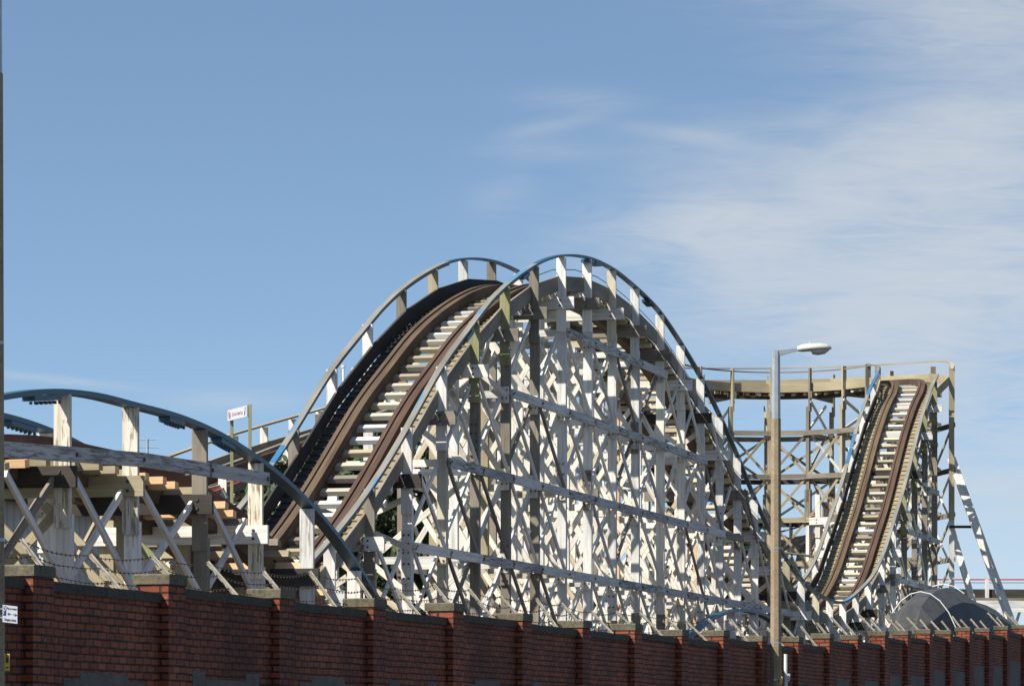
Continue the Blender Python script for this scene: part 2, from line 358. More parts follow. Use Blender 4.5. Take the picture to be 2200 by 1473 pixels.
def frames_from(pts):
    """pts = [(P, L)] -> [(P, T, L, N)] with N square to the track"""
    fr = []
    for i, (P, L) in enumerate(pts):
        T = (pts[min(i + 1, len(pts) - 1)][0] - pts[max(i - 1, 0)][0]).normalized(); N_ = T.cross(L).normalized()
        if N_.z < 0: N_ = -N_
        fr.append((P, T, L, N_))
    return fr
HRAIL = .85
LEVELS = [1.66 + 1.82 * k for k in range(9)]
def pick(ws):
    r = random.random() * sum(w for _, w in ws)
    for k, w in ws:
        r -= w
        if r <= 0: return k
    return ws[-1][0]
WH = [('white', 6), ('white_worn', 3), ('oldcream', 1)]
GREY = [('grey', 1), ('tan', 5), ('white_worn', 3)]

def along(fr, step):
    acc = step / 2; out_ = []
    for a, b in zip(fr, fr[1:]):
        d = (b[0] - a[0]).length
        while acc <= d:
            k = acc / d; out_.append(tuple(a[j].lerp(b[j], k) for j in range(4))); acc += step
        acc -= d
    return out_
def track(th, fr, hw, rail=('brown', 'redbrown'), hr_mat=('railtop', 'railtop'), kick=('dark', 'grey'), walk=('dark', 'plank'), tie_mats=WH, tie_step=.62, hsec=(.125, .052), gauge=.5, bent_idx=None, kicks=True, turn_at=None, ox={}, rh=.22):
    def hwf(side, i): return hw + (ox.get(i, 0) if side < 0 else 0)
    # running rails: three laminations each
    for side in (1, -1):
        nm = rail[0] if side > 0 else rail[1]; mb = MB()
        for off, h, w in ((-.09, rh - .01, .084), (0, rh - .035, .084), (.09, rh, .084)):
            a = side * gauge + off
            mb.sweep([(P + L * a, L, N_) for P, T, L, N_ in fr], [(-w / 2, .0), (w / 2, .0), (w / 2, h), (-w / 2, h)], nm)
        mb.build('running_rail', th.root)
        # handrail plank laid flat on the posts
        mb = MB(); hm = hr_mat[0] if side > 0 else hr_mat[1]; cuts = hm if isinstance(hm, list) else [(len(fr), hm)]
        st = 0
        for e, mt in cuts:
            e = min(e, len(fr)); seg = fr[st:e + 1] if e < len(fr) else fr[st:]
            if len(seg) > 1 and mt:
                mb.sweep([(P + L * (side * hwf(side, st + q)) + UP * HRAIL, L, N_) for q, (P, T, L, N_) in enumerate(seg)], [(-hsec[0] / 2, -hsec[1]), (hsec[0] / 2, -hsec[1]), (hsec[0] / 2, 0), (-hsec[0] / 2, 0)], mt)
            if len(seg) > 1 and mt == 'railtop':
                mb.sweep([(P + L * (side * hwf(side, st + q)) + UP * HRAIL, L, N_) for q, (P, T, L, N_) in enumerate(seg)], [(-hsec[0] / 2 + .012, -hsec[1] - .035), (hsec[0] / 2 - .012, -hsec[1] - .035), (hsec[0] / 2 - .012, -hsec[1] - .001), (-hsec[0] / 2 + .012, -hsec[1] - .001)], 'blue')
            st = e
        mb.build('handrail', th.root)
        if kicks and bent_idx:
            mb = MB(); km0 = kick[0] if side > 0 else kick[1]
            for i, j in zip(bent_idx, bent_idx[1:]):
                A = fr[i]; B = fr[j]; a = side * (hw - .09); km = 'tan' if (turn_at and i >= turn_at - 8) else km0
                mb.beam(A[0] + A[2] * side * (hwf(side, i) - .09) + UP * .20, B[0] + B[2] * side * (hwf(side, j) - .09) + UP * .20, A[2] * .05, UP * .34, km, ext=.01)
            mb.build('kick_board', th.root)
        if kicks:
            mb = MB(); wm = walk[0] if side > 0 else walk[1]; acc = 0
            wid = hw - .16 - (gauge + .17)
            for P, T, L, N_ in along(fr, .30):
                if True:
                    wm = 'plank' if (side > 0 and P.y > 116 and walk[0] == 'dark' and kicks) else (walk[0] if side > 0 else walk[1])  # left walkway: dark timber whose colour also holds the kick board's shade
                    c = P + L * (side * (gauge + .17 + wid / 2)) + N_ * .03
                    mb.beam(c - L * wid / 2, c + L * wid / 2, T * .285, N_ * .035, wm)
                    mb.beam(c - L * wid / 2 - T * .13 + N_ * .03, c + L * wid / 2 - T * .13 + N_ * .03, T * .03, N_ * .04, wm)
            mb.build('walkway', th.root)
    if True:
        for P, T, L, N_ in along(fr, tie_step):
            mb = MB(); e = random.uniform(-.06, .06)
            mb.beam(P - L * (hw - .12 + e) - N_ * .06, P + L * (hw - .12 + e) - N_ * .06, T * .15, N_ * .10, pick(tie_mats))
            th.add('sleeper', mb, P, 2.0)
    # stringers under the rails
    for side in (1, -1):
        mb = MB()
        mb.sweep([(P + L * (side * gauge), L, N_) for P, T, L, N_ in fr], [(-.10, -.27), (.10, -.27), (.10, -.003), (-.10, -.003)], 'brown'); mb.build('stringer', th.root)

def bent(th, f, hw, post_mats, brace_mats, levels=LEVELS, lo=3.0, beam_mat=None, center=True, prob=1.0, splice=True, out=.32, exr=0, split=0):
    P, T, L, N_ = f; Th = Vector((T.x, T.y, 0)).normalized(); dz = P.z
    offs = [hw, 0, -hw - exr] if center else [hw, -hw - exr]
    for a in offs:
        pm = post_mats[0] if a < 0 else (post_mats[1] if a > 0 else post_mats[2]); pm = pick(pm) if isinstance(pm, list) else pm
        top = dz + (HRAIL - .07 if a else -.30); c = P + L * a
        mb = MB()
        if a:
            mb.beam((c.x, c.y, split), (c.x, c.y, dz - .72), L * .20, Th * .13, pm)
            if split: mb.beam((c.x, c.y, 0), (c.x, c.y, split), L * .20, Th * .13, 'white'); mb.beam((c.x, c.y, split - .9), (c.x, c.y, split + .5), L * .20, Th * .24, pm)
            c2 = c - Th * .075
            um = post_mats[3] if len(post_mats) > 3 and a < 0 else pm
            sl_ = N_.x * Th.x + N_.y * Th.y
            mb.beam((c2.x, c2.y, dz - .90), (c2.x, c2.y, top), L * .215, Th * .07, um)
            if splice and random.random() < .75:
                zz = random.uniform(.35, .8) * dz; hgt = random.uniform(.6, 1.1)
                for sg in (-1,):
                    c3 = c + Th * sg * .09
                    mb.beam((c3.x, c3.y, zz), (c3.x, c3.y, zz + hgt), L * .20, Th * .05, pm if random.random() < .8 else 'grey')
                    for q in range(4):
                        for w in (-.05, .05):
                            c4 = c3 - Th * .03 + L * w; z4 = zz + .1 + (hgt - .2) * q / 3
                            mb.beam((c4.x, c4.y, z4 - .018), (c4.x, c4.y, z4 + .018), L * .036, Th * .02, 'bolt')
        else:
            mb.beam((c.x, c.y, 0), (c.x, c.y, top), L * .19, Th * .13, pm)
        th.add('post', mb, (c.x, c.y, dz * .6), dz * (1.2 if a < 0 else .8))
    bm = beam_mat or pick(WH)
    mb = MB(); c = P - Th * .16 - UP * .26
    mb.beam(c - L * (hw + out), c + L * (hw + out), UP * .27, Th * .07, bm)
    for w in (-hw, hw):
        for q in (-.05, .05):
            cc = c + L * w - Th * .04; mb.beam(cc + UP * q * 1.2 - UP * .018, cc + UP * q * 1.2 + UP * .018, L * .036, Th * .02, 'bolt')
    th.add('cross_beam', mb, P, 6)
    lv = [z for z in levels if lo <= z < dz - .75]
    pts = lv + [dz - .55]
    for z in lv:
        if random.random() > prob: continue
        mb = MB(); c = Vector((P.x, P.y, z)) + Th * .10
        mb.beam(c - L * (hw + .12), c + L * (hw + .12), UP * .15, Th * .06, pick(brace_mats)); th.add('girt', mb, c, 2)
    zs = sorted(set([max(0.2, lo - 1.82)] + pts))
    for z0, z1 in zip(zs, zs[1:]):
        if z1 - z0 < .8 or z1 < lo: continue
        for a0, a1 in (((hw, 0), (0, -hw)) if center else ((hw, -hw),)):
            for sg in (-1, 1):
                if random.random() > prob * .93: continue
                q0, q1 = (a0, a1) if sg > 0 else (a1, a0)
                A = Vector((P.x, P.y, z0)) + L * q0 + Th * (sg * .105 - .02); B = Vector((P.x, P.y, z1)) + L * q1 + Th * (sg * .105 - .02)
                d = (B - A).normalized(); w = d.cross(Th).normalized(); mb = MB()
                mb.beam(A, B, w * .118, Th * .045, pick(brace_mats), ext=.08); th.add('brace', mb, (A + B) / 2, 1.6)

def side_lattice(th, bents, a, side, levels=LEVELS, lo=3.0, mats=WH, prob=.8, ledge_mats=None, name_l='ledger', max_run=None, bz=.65, alt=None):
    """ledgers and crossing braces in the long side of the structure; a = lateral offset"""
    for z in levels:
        if z < lo: continue
        run = []
        for f in bents + [None]:
            if f is not None and f[0].z - bz > z: run.append(f); continue
            if len(run) >= 2:
                mb = MB(); i = 0
                while i < len(run) - 1:
                    j = min(len(run) - 1, i + random.choice((2, 2, 3))); mt = pick(ledge_mats or [('ledgerpaint', 6), ('white_worn', 3), ('grey', 1)])
                    A = run[i]; B = run[j]
                    for p, q in zip(run[i:j], run[i + 1:j + 1]):
                        mb.beam(Vector((p[0].x, p[0].y, z)) + p[2] * (a + side * .15), Vector((q[0].x, q[0].y, z)) + q[2] * (a + side * .15), UP * .19, p[2] * .055, mt, ext=.04 if (p is run[i] or q is run[j]) else 0.002)
                        for w in (-.05, .05):
                            cc = Vector((p[0].x, p[0].y, z)) + p[2] * (a + side * .185) + p[1] * w; mb.beam(cc - UP * .018, cc + UP * .018, p[1] * .03, p[2] * .02, 'bolt')
                    i = j
                th.add(name_l, mb, run[len(run) // 2][0] * 1.0, 30)
            run = []
    for p, q in zip(bents, bents[1:]):
        dz = min(p[0].z, q[0].z); lv = [max(.2, lo - 1.82)] + [z for z in levels if lo <= z]
        for z0, z1 in zip(lv, lv[1:]):
            if z1 > max(p[0].z, q[0].z) + .6: break
            for sg in (0, 1):
                if random.random() > prob: continue
                s_, e_ = (p, q) if sg == 0 else (q, p)
                zt = z1; zb = z0
                if zt > e_[0].z - .1:   # brace stops under the deck
                    k = (e_[0].z - .1 - zb) / (zt - zb)
                    if k < .35: continue
                else: k = 1
                A = Vector((s_[0].x, s_[0].y, zb)) + s_[2] * (a + side * (.09 if sg else -.09)); B = Vector((e_[0].x, e_[0].y, zt)) + e_[2] * (a + side * (.09 if sg else -.09))
                B = A + (B - A) * k
                if B.z > interp2(s_, e_, k) + .3: continue
                d = (B - A).normalized(); w = d.cross(s_[2]).normalized(); mb = MB()
                mb.beam(A, B, w * .10, s_[2] * .045, pick(alt if (alt and random.random() < .12) else mats), ext=.06); th.add('brace', mb, (A + B) / 2, 2.2)
def interp2(a, b, k): return a[0].z + (b[0].z - a[0].z) * k

# ---- profiles traced along the near handrail
HN = [(674, 1194), (723, 1142), (766, 1086), (822, 1006), (872, 920), (946, 783), (1006, 705), (1048, 645), (1099, 598), (1143, 568), (1179, 550), (1221, 544), (1269, 551), (1320, 577), (1370, 619), (1415, 663), (1457, 726), (1496, 789), (1538, 872), (1582, 970), (1620, 1067), (1658, 1147), (1686, 1194), (1719, 1241), (1752, 1272), (1794, 1291), (1814, 1292), (1839, 1273), (1874, 1238), (1899, 1188), (1919, 1118), (1939, 1058), (1959, 979), (1978, 899), (2003, 822)]
V0 = 20.5; HW = 1.15; VC = V0 + HW
prof = [(50, 3.4), (56, 3.1), (60, 3.7), (62, 4.3)] + [uz(x, y, V0) for x, y in HN]
UEND = 139.5; prof += [(UEND, 15.30)]
prof = smooth(prof, .35, 2)
pts = [(W(u, VC, z - HRAIL), DL) for u, z in prof]
ztop = prof[-1][1] - HRAIL
R = 5.1; n = 40; OX = {}
for i in range(1, n + 1):
    ph = math.pi * i / n; z = ztop + .80 * (1 - math.exp(-R * ph / 1.3)); bank = .16 * math.sin(ph); OX[len(pts)] = .50
    c = W(UEND, VC + R, 0); r_ = R; P = c + DU * (r_ * math.sin(ph)) - DL * (r_ * math.cos(ph)); P.z = z
    L = (DL * math.cos(ph) - DU * math.sin(ph)); L = (L - UP * bank).normalized(); pts.append((P, L))
zr = pts[-1][0].z; nturn = len(pts)
ret = [(139.5, zr), (130, 14.6), (120, 13.0), (108, 11.2), (94.5, 9.73 - HRAIL), (86.7, 8.19 - HRAIL), (78, 6.2), (70, 4.6), (62, 3.6), (50, 3.2)]
rr = smooth([(-u, z) for u, z in ret], .5, 4)
for u, z in rr[1:]: pts.append((W(-u, VC + 2 * R, z), -DL))
fr = frames_from(pts)
KB = 74.6 / 31.1
root = empty('wooden_coaster', tuple(W(90, VC, 0)), 'tall white timber roller coaster with big hill, valley and steep climb', 'roller coaster')
main = Thing(root)
def idx_u(u, lo, hi):
    return min(range(lo, hi), key=lambda i: abs((pts[i][0].dot(DU)) - u))
ns = len(prof); bi = []
for k in range(-9, 31):
    u = (KB * (k + 31.1) - V0 * ST) / CT
    if 51 < u < UEND - .5: bi.append((idx_u(u, 0, ns), k))
bl = []
for i, k in bi:
    f = fr[i]; near = WH; upper = pick(WH)
    if k in (1, 2, 3): near = 'grey'; upper = pick([('grey', 1), ('green', 1)])
    elif k == -2: near = 'tan'; upper = 'grey'
    elif k in (14, 15): near = 'grey'; upper = 'tan'
    elif k >= 24: near = 'grey'; upper = 'green'
    elif k == 4: upper = 'white'; near = 'white'
    far = pick([('white', 4), ('grey', 3), ('tan', 1)]) if k < 6 else pick([('white', 6), ('grey', 1)])
    cen = pick([('white', 5), ('rust', 1), ('pine', 1), ('tan', 1)])
    bmt = pick([('white', 6), ('dark', 1), ('grey', 2)])
    if k in (1, -4, -6, -8): bmt = 'white'
    if k in (0, 2, 5): bmt = 'grey'
    bent(main, f, HW, (near, far, cen, upper), WH if k < 23 else [('white', 3), ('grey', 3), ('tan', 1)], lo=3.4, beam_mat=bmt, center=k > 1, prob=.9 if k > 0 else .55)
    bl.append(f)
side_lattice(main, bl, -HW, -1, lo=3.4, mats=[('white_worn', 4), ('white', 4), ('grey', 1)], alt=[('grey', 1)], prob=.86)
side_lattice(main, bl[10:], HW, 1, lo=3.4, mats=WH, prob=.5)
# turn and return bents
TL = [4.9, 6.65, 8.4, 10.1, 11.8, 13.5]
tb = []; i = ns + 3; acc = 0; tidx = []
for i in range(ns + 1, len(fr)):
    acc += (fr[i][0] - fr[i - 1][0]).length
    if i in (ns + 2,) or acc > (1.75 if i < nturn else 2.35): acc = 0; tidx.append(i)
for i in tidx:
    f = fr[i]; turn = i < nturn
    L = Vector((f[2].x, f[2].y, 0)).normalized(); g = (f[0], f[1], L, f[3])
    if turn:
        bent(main, g, HW, ('tan', pick([('grey', 1), ('tan', 3)]), 'white'), [('grey', 1), ('tan', 3), ('white', 3)], levels=TL, lo=4.8, beam_mat='grey', center=False, prob=.85, splice=True, out=.12, exr=OX.get(i, 0), split=10.8)
        # lower halves are white painted
    else:
        bent(main, g, HW, (WH, WH, WH), WH, levels=LEVELS, lo=3.4, center=False, prob=.35, splice=False, out=.15)
    tb.append(g)
turnb = [g for g, i in zip(tb, tidx) if i < nturn]; retb = [g for g, i in zip(tb, tidx) if i >= nturn - 2]
side_lattice(main, turnb, HW, 1, levels=TL, lo=4.5, mats=GREY, prob=.9, ledge_mats=[('tan', 2), ('grey', 1)], bz=.9)
side_lattice(main, turnb, -HW - .45, -1, levels=TL, lo=4.5, mats=GREY, prob=.8, ledge_mats=[('grey', 1), ('dark', 1)], bz=.9)
side_lattice(main, retb, HW, 1, lo=3.4, mats=WH, prob=.35)
side_lattice(main, retb, -HW, -1, lo=3.4, mats=WH, prob=.25)
def iu(px, V=V0): return idx_u(uz(px, 900, V)[0], 0, ns)
near_cuts = [(iu(1150), 'railtop'), (iu(1700), 'blue'), (ns - 1, 'railtop'), (ns, None), (len(fr), 'tan')]
VF = V0 + 2.3; far_cuts = [(iu(588, VF), 'railtop'), (iu(612, VF), 'skyblue'), (iu(960, VF), 'railtop'), (iu(1700, VF), 'blue'), (iu(1818, VF), 'railtop'), (iu(1836, VF), 'skyblue'), (iu(1864, VF), 'railtop'), (ns, 'skyblue'), (len(fr), 'grey')]
allidx = [i for i, _ in bi] + tidx
track(main, fr, HW, hr_mat=(far_cuts, near_cuts), kick=('dark', 'grey'), bent_idx=allidx, turn_at=ns, ox=OX, tie_mats=[('white_worn', 2), ('oldcream', 5), ('tan', 4), ('grey', 1)], tie_step=.56)
for h_, r_w, m_w in ((.52, .025, 'redpipe'), (.66, .010, 'wire'), (.76, .010, 'wire')):
    mb = MB(); mb.tube([f[0] + f[2] * (HW + .02) + UP * (h_ - .25 if m_w == 'redpipe' else h_) for f in fr[nturn + 20::6]], r_w, m_w, 5); mb.build('guard_rail', root)
# rust runs and plates where the crossing braces meet the near posts
for f in bl:
    Th = Vector((f[1].x, f[1].y, 0)).normalized()
    for z in LEVELS:
        if 3.4 < z < f[0].z - .6 and random.random() < .55:
            c = Vector((f[0].x, f[0].y, z - .02)) - f[2] * HW - Th * .115; mb = MB()
            mb.beam(c - UP * random.uniform(.16, .30), c + UP * random.uniform(.14, .26), f[2] * .19, Th * .03, pick([('white', 3), ('white_worn', 3), ('grey', 1)]))
            for w in (-.05, .05):
                for q in (-.09, .09): mb.beam(c - Th * .02 + f[2] * w + UP * (q - .016), c - Th * .02 + f[2] * w + UP * (q + .016), f[2] * .03, Th * .02, 'bolt')
            main.add('joint_plate', mb, c, 2)
# splice blocks under the handrail, and cables along the crest
for px in (1005, 1125, 1262, 1275, 1395, 1395):
    i = iu(px); P, T, L, N_ = fr[i]
    mb = MB(); c = P - L * HW + UP * (HRAIL - .11); mb.beam(c - T * .28, c + T * .28, L * .2, N_ * .07, 'blue'); main.add('splice_block', mb, c, 3)
mb = MB(); 
for a, b in zip(range(iu(1145), iu(1640), 6), range(iu(1145) + 6, iu(1640) + 6, 6)):
    mb.tube([fr[a][0] - fr[a][2] * (HW - .14) + UP * .52, fr[b][0] - fr[b][2] * (HW - .14) + UP * .52], .012, 'teal', 4)
mb.build('guide_cable', root)
# raking props on the tower
def prop(p0, p1, w, t, mat):
    p0, p1 = Vector(p0), Vector(p1); d = (p1 - p0).normalized(); v = Vector((0, 1, 0)); a = d.cross(v).normalized(); b = a.cross(d)
    mb = MB(); mb.beam(p0, p1, a * w, b * t, mat); main.add('raking_prop', mb, (p0 + p1) / 2, 9)
prop(at(2044, 985, 141.8), at(2203, 1420, 138.5), .32, .16, 'white_worn'); prop(at(2044, 1135, 142.5), at(2122, 1400, 141), .24, .14, 'white')
mb = MB(); mb.beam(at(2040, 1131, 141.2), at(2097, 1131, 140.9), UP * .1, DU * .08, 'dark'); main.add('prop_tie', mb, at(2070, 1131, 141), 2)
main.finish()

# ------------------------------------------------------------------ near parallel track (left foreground)
HLp = [(8, 845), (56, 837), (97, 833), (131, 835), (200, 842), (282, 865), (358, 883), (409, 902), (452, 921), (494, 945), (560, 989), (608, 1028), (667, 1086), (714, 1142), (742, 1180), (771, 1227), (799, 1274)]
V1 = 17.5; VC1 = V1 + HW
pr = [(34, 4.6), (36.5, 4.85), (39.5, 5.40)] + [uz(x, y, V1) for x, y in HLp] + [(59, 3.2), (62, 2.8), (70, 2.6), (76, 2.9)] + [uz(x, y, V1) for x, y in [(1493, 1352), (1521, 1326), (1563, 1309), (1592, 1306), (1625, 1312), (1653, 1326), (1690, 1350)]] + [(101, 3.0), (108, 2.9)]
pr = smooth(pr, .3, 1)
pts1 = [(W(u, VC1, z - HRAIL), DL) for u, z in pr]; fr1 = frames_from(pts1)
r1 = empty('low_coaster_track', tuple(W(45, VC1, 0)), 'low coaster track with curved blue handrail on white posts behind the wall at left', 'coaster track')
near = Thing(r1)
def idx1(u): return min(range(len(pts1)), key=lambda i: abs(pts1[i][0].dot(DU) - u))
b1 = []; bi1 = []
for k in range(-4, 26):
    u = (KB * (k + 19.6) - V1 * ST) / CT; i = idx1(u); f = fr1[i]; bi1.append(i)
    nm = 'grey' if k == 2 else 'white'; um = {1: 'flaked', 3: 'flaked', 2: 'grey', 0: 'flaked', 4: 'white_worn'}.get(k, 'white')
    bent(near, f, HW, (nm, pick([('white', 1), ('tan', 1), ('grey', 1)]), pick([('white', 2), ('tan', 2)]), um), [('white', 2), ('tan', 3), ('green', 1), ('grey', 2)], lo=3.4, beam_mat=('dark' if k in (0, -1, 2) else 'tan' if k == 1 else 'white' if k == 3 else pick([('dark', 1), ('tan', 2), ('white', 1)])), splice=False, out=.22, prob=.6)
    b1.append(f)
side_lattice(near, b1[:8], -HW, -1, levels=[1.56, 3.40, 4.95], lo=3.4, mats=[('white', 4), ('grey', 2)], prob=.8, ledge_mats=[('white_worn', 1)], bz=9)
mb = MB(); lz = [4.98, 5.00, 5.02, 5.06, 5.17, 5.28, 5.33, 5.37]
for q in range(7):
    A, B = b1[q], b1[q + 1]
    mb.beam(Vector((A[0].x, A[0].y, lz[q])) - A[2] * (HW + .13), Vector((B[0].x, B[0].y, lz[q + 1])) - B[2] * (HW + .13), UP * .19, A[2] * .05, 'ledgerpaint', ext=.0 if q < 6 else .1)
for q in range(8):
    A = b1[q]; c = Vector((A[0].x, A[0].y, lz[q])) - A[2] * (HW + .165); mb.beam(c - UP * .025, c + UP * .025, A[1] * .04, A[2] * .02, 'bolt')
near.add('ledger', mb, b1[4][0], 30)
side_lattice(near, b1[7:], -HW, -1, levels=[1.56, 3.40], lo=3.3, mats=[('white', 4), ('grey', 2)], prob=1.0, ledge_mats=[('white_worn', 1)], bz=.2)
side_lattice(near, b1, HW, 1, lo=3.4, mats=[('tan', 2), ('green', 1), ('white', 2), ('grey', 1)], prob=.5)
track(near, fr1, HW, rail=('redrail', 'redrail'), rh=.30, hsec=(.19, .07), hr_mat=([(idx1(60), 'blue'), (9999, None)], 'blue'), kick=('brown', 'tan'), walk=('dark', 'tan'), tie_mats=[('pine', 3), ('tan', 4), ('grey', 2)], bent_idx=bi1, kicks=False)
for (xa, xb, sd, VV) in ((56, 116, -1, V1), (346, 392, -1, V1), (462, 498, -1, V1), (18, 60, 1, V1 + 2 * HW)):
    ia = idx1(uz(xa, 900, VV)[0]); ib = idx1(uz(xb, 900, VV)[0]); mb = MB()
    A = fr1[ia]; B = fr1[max(ib, ia + 1)]; o = UP * (HRAIL - .105)
    mb.beam(A[0] + A[2] * sd * HW + o, B[0] + B[2] * sd * HW + o, A[2] * .17, A[3] * .07, 'blue')
    for q in range(6):
        c = A[0].lerp(B[0], (q + .5) / 6) + A[2] * sd * HW + o - UP * .06; mb.beam(c + UP * .02, c - UP * .015, A[2] * .03, A[1] * .03, 'blue'); 
        c = c - A[2] * .08; mb.beam(c + UP * .02, c - UP * .02, A[2] * .03, A[1] * .03, 'bolt')
    near.add('splice_block', mb, A[0], 3)
near.finish()

# ------------------------------------------------------------------ lower curved track seen through the far structure
r2 = empty('curved_low_track', tuple(W(134, 25.5, 0)), 'lower curved coaster track with cream plank ends, behind the lamp under the high turn', 'coaster track')
low = Thing(r2); pts2 = []
for i in range(81):
    ph = math.radians(-20 + 400 * i / 80); c = W(144, 27.8, 0)
    P = c + DU * (3.4 * math.sin(ph)) - DL * (3.4 * math.cos(ph)); P.z = 10.3 - 3.6 * i / 80
    L = (DL * math.cos(ph) - DU * math.sin(ph)); L = (L - UP * .28).normalized(); pts2.append((P, L))
fr2 = frames_from(pts2); i2 = list(range(0, 81, 5)); b2 = []
for i in i2:
    f = fr2[i]; g = (f[0], f[1], Vector((f[2].x, f[2].y, 0)).normalized(), f[3])
    bent(low, g, HW, (WH, WH, WH), WH, lo=3.4, center=True, splice=False, prob=.9); b2.append(g)
side_lattice(low, b2, HW, 1, lo=3.4, mats=WH, prob=.9); side_lattice(low, b2, -HW, -1, lo=3.4, mats=WH, prob=.8)
track(low, fr2, HW, rail=('tan', 'tan'), tie_mats=[('pine', 3), ('white', 3), ('tan', 2)], tie_step=.36, kicks=False, bent_idx=i2, hr_mat=('grey', 'grey')); low.finish()

# ------------------------------------------------------------------ distant level track at the right edge
r3 = empty('distant_track', tuple(at(2150, 1560, 165)), 'low level track with white posts and red pipe handrail far behind the leaning props', 'coaster track')
dt = Thing(r3)
def dp(x, y, D=165): return at(x, y, D)
X = Vector((1, 0, 0)); Yv = Vector((0, 1, 0))
mb = MB(); mb.beam(dp(2045, 1275), dp(2420, 1277), UP * .42, Yv * .4, 'dark'); mb.build('track_bed', r3)
mb = MB(); mb.beam(dp(2060, 1287), dp(2420, 1290), UP * .12, Yv * 1.4, 'grey'); mb.build('deck', r3)
mb = MB(); mb.beam(dp(2040, 1296, 164), dp(2420, 1299, 164), UP * .3, Yv * .12, 'white'); mb.build('ledger', r3)
mb = MB(); mb.beam(dp(2140, 1310, 164), dp(2420, 1312, 164), UP * .16, Yv * .12, 'white'); mb.build('ledger', r3)
mb = MB(); mb.tube([dp(2000, 1244), dp(2420, 1244)], .035, 'redpipe', 6); mb.build('handrail', r3)
mb = MB(); mb.tube([dp(2000, 1251), dp(2420, 1251)], .015, 'wire', 5); mb.build('guard_wire', r3)
for x in (2119, 2230, 2330):
    mb = MB(); b_ = dp(x, 1244); mb.beam((b_.x, b_.y - .25, 0), b_ - Yv * .25, X * .16, Yv * .12, 'white'); mb.build('post', r3)
for x in (2090, 2150, 2205, 2260):
    mb = MB(); mb.beam(dp(x, 1440, 164.3), dp(x + 45, 1300, 164.3), X * .13, Yv * .07, 'white'); mb.build('brace', r3)
    mb = MB(); mb.beam(dp(x + 45, 1440, 163.8), dp(x, 1300, 163.8), X * .13, Yv * .07, 'white'); mb.build('brace', r3)

# ------------------------------------------------------------------ brick wall
CW = 10.2; KW = 35.5 / CW; VW = 3154 / F * 35.5 * CT   # wall face
piers_px = [(71, 1212), (362, 1231.6), (600.6, 1262.6), (802, 1284), (973.6, 1294), (1122.4, 1316), (1251.6, 1332), (1363.5, 1338.6), (1464.7, 1351), (1553.8, 1352.6), (1636.7, 1364.6), (1715, 1366), (1781.8, 1359.5), (1842.5, 1362), (1901, 1354), (1950, 1353.5), (1997.3, 1350.6), (2041.6, 1352), (2083, 1346), (2124.6, 1348), (2164, 1343.6), (2202, 1341), (2238, 1338)]
VP = VW - 0.0
P_ = []
for x, y in piers_px: P_.append(uz(x, y, VP))
P_ = [(P_[0][0] - 7.2, P_[0][1] + .02), (P_[0][0] - 3.6, P_[0][1] + .0)] + P_
wr = empty('brick_wall', tuple(W(60, VW + .11, 0)), 'long red brick boundary wall with stone capped piers running along the street', 'wall')
PW = .53
def topz(i):
    # panel top: 0.24 m under the pier cap top, stepped as in the street
    return min(P_[i][1], P_[min(i + 1, len(P_) - 1)][1] + .03) - .13
for i, (u, zt) in enumerate(P_):
    # pier: front face at VP, back at wall back (+.36)
    mb = MB(); mb.box(W(u + PW / 2, VP + .18, (zt - .11) / 2), DU * PW, DL * .36, UP * (zt - .11), 'brick'); pb = mb.build('pier', wr)
    mb = MB(); e = random.uniform(-.008, .008)
    c = W(u + PW / 2, VP + .19, zt - .055 + e / 2); hx, hy = (PW + .025) / 2, .205
    sec = [(-hx, -.054), (hx, -.054), (hx, .040), (hx - .02, .054), (-hx + .02, .054), (-hx, .040)]
    mb.sweep([(c - DL * hy, DU, UP), (c - DL * (hy - .015), DU * 1.005, UP), (c + DL * hy, DU, UP)], sec, 'cap')
    cp = mb.build('pier_cap', pb)
    if i + 1 < len(P_):
        u1 = P_[i + 1][0]; t_ = topz(i); L_ = u1 - u - PW
        mb = MB(); mb.box(W(u + PW + L_ / 2, VP + .11 + .115, (t_ - .10) / 2), DU * L_, DL * .23, UP * (t_ - .10), 'brick'); mb.build('wall_panel', wr)
        mb = MB(); k = 4; st = L_ / k
        for q in range(k):
            mb.beam(W(u + PW + st * q + .004, VP + .225, t_ - .05 + random.uniform(-.004, .004)), W(u + PW + st * (q + 1) - .004, VP + .225, t_ - .05 + random.uniform(-.004, .004)), DL * .29, UP * .10, 'coping')
        mb.build('coping', wr)
# cement patches over old openings in the wall
patch_px = {2: [(172, 275, 1443), (135, 310, 1458)], 3: [(413, 440, 1440), (440, 527, 1458), (527, 555, 1445)], 4: [(668, 740, 1452), (644, 762, 1465)], 5: [(836, 858, 1460), (918, 939, 1464)], 6: [(1020, 1074, 1459), (1004, 1090, 1469)], 7: [(1145, 1163, 1463)],
            14: [(1797, 1824, 1458)], 15: [(1858, 1886, 1460)], 16: [(1912, 1936, 1449)], 17: [(1957, 1985, 1450)], 18: [(2005, 2029, 1438)], 19: [(2049, 2073, 1440)], 20: [(2092, 2114, 1428)], 21: [(2134, 2153, 1430)], 22: [(2170, 2192, 1419)]}
for j, rects in patch_px.items():
    mb = MB(); done = []
    for q, (xa, xb, yt) in enumerate(rects):
        ua, z = uz(xa, yt, VP + .11); ub, _ = uz(xb, yt, VP + .11); V_ = VP + .11 - .004 - .003 * q
        if len(rects) > 1 and q and xa < rects[0][0] and xb > rects[0][1]:
            pass
        mb.box(W((ua + ub) / 2, V_ + .02, (z + .5) / 2), DU * (ub - ua), DL * .04, UP * (z - .5), 'render')
    mb.build('cement_patch', wr)
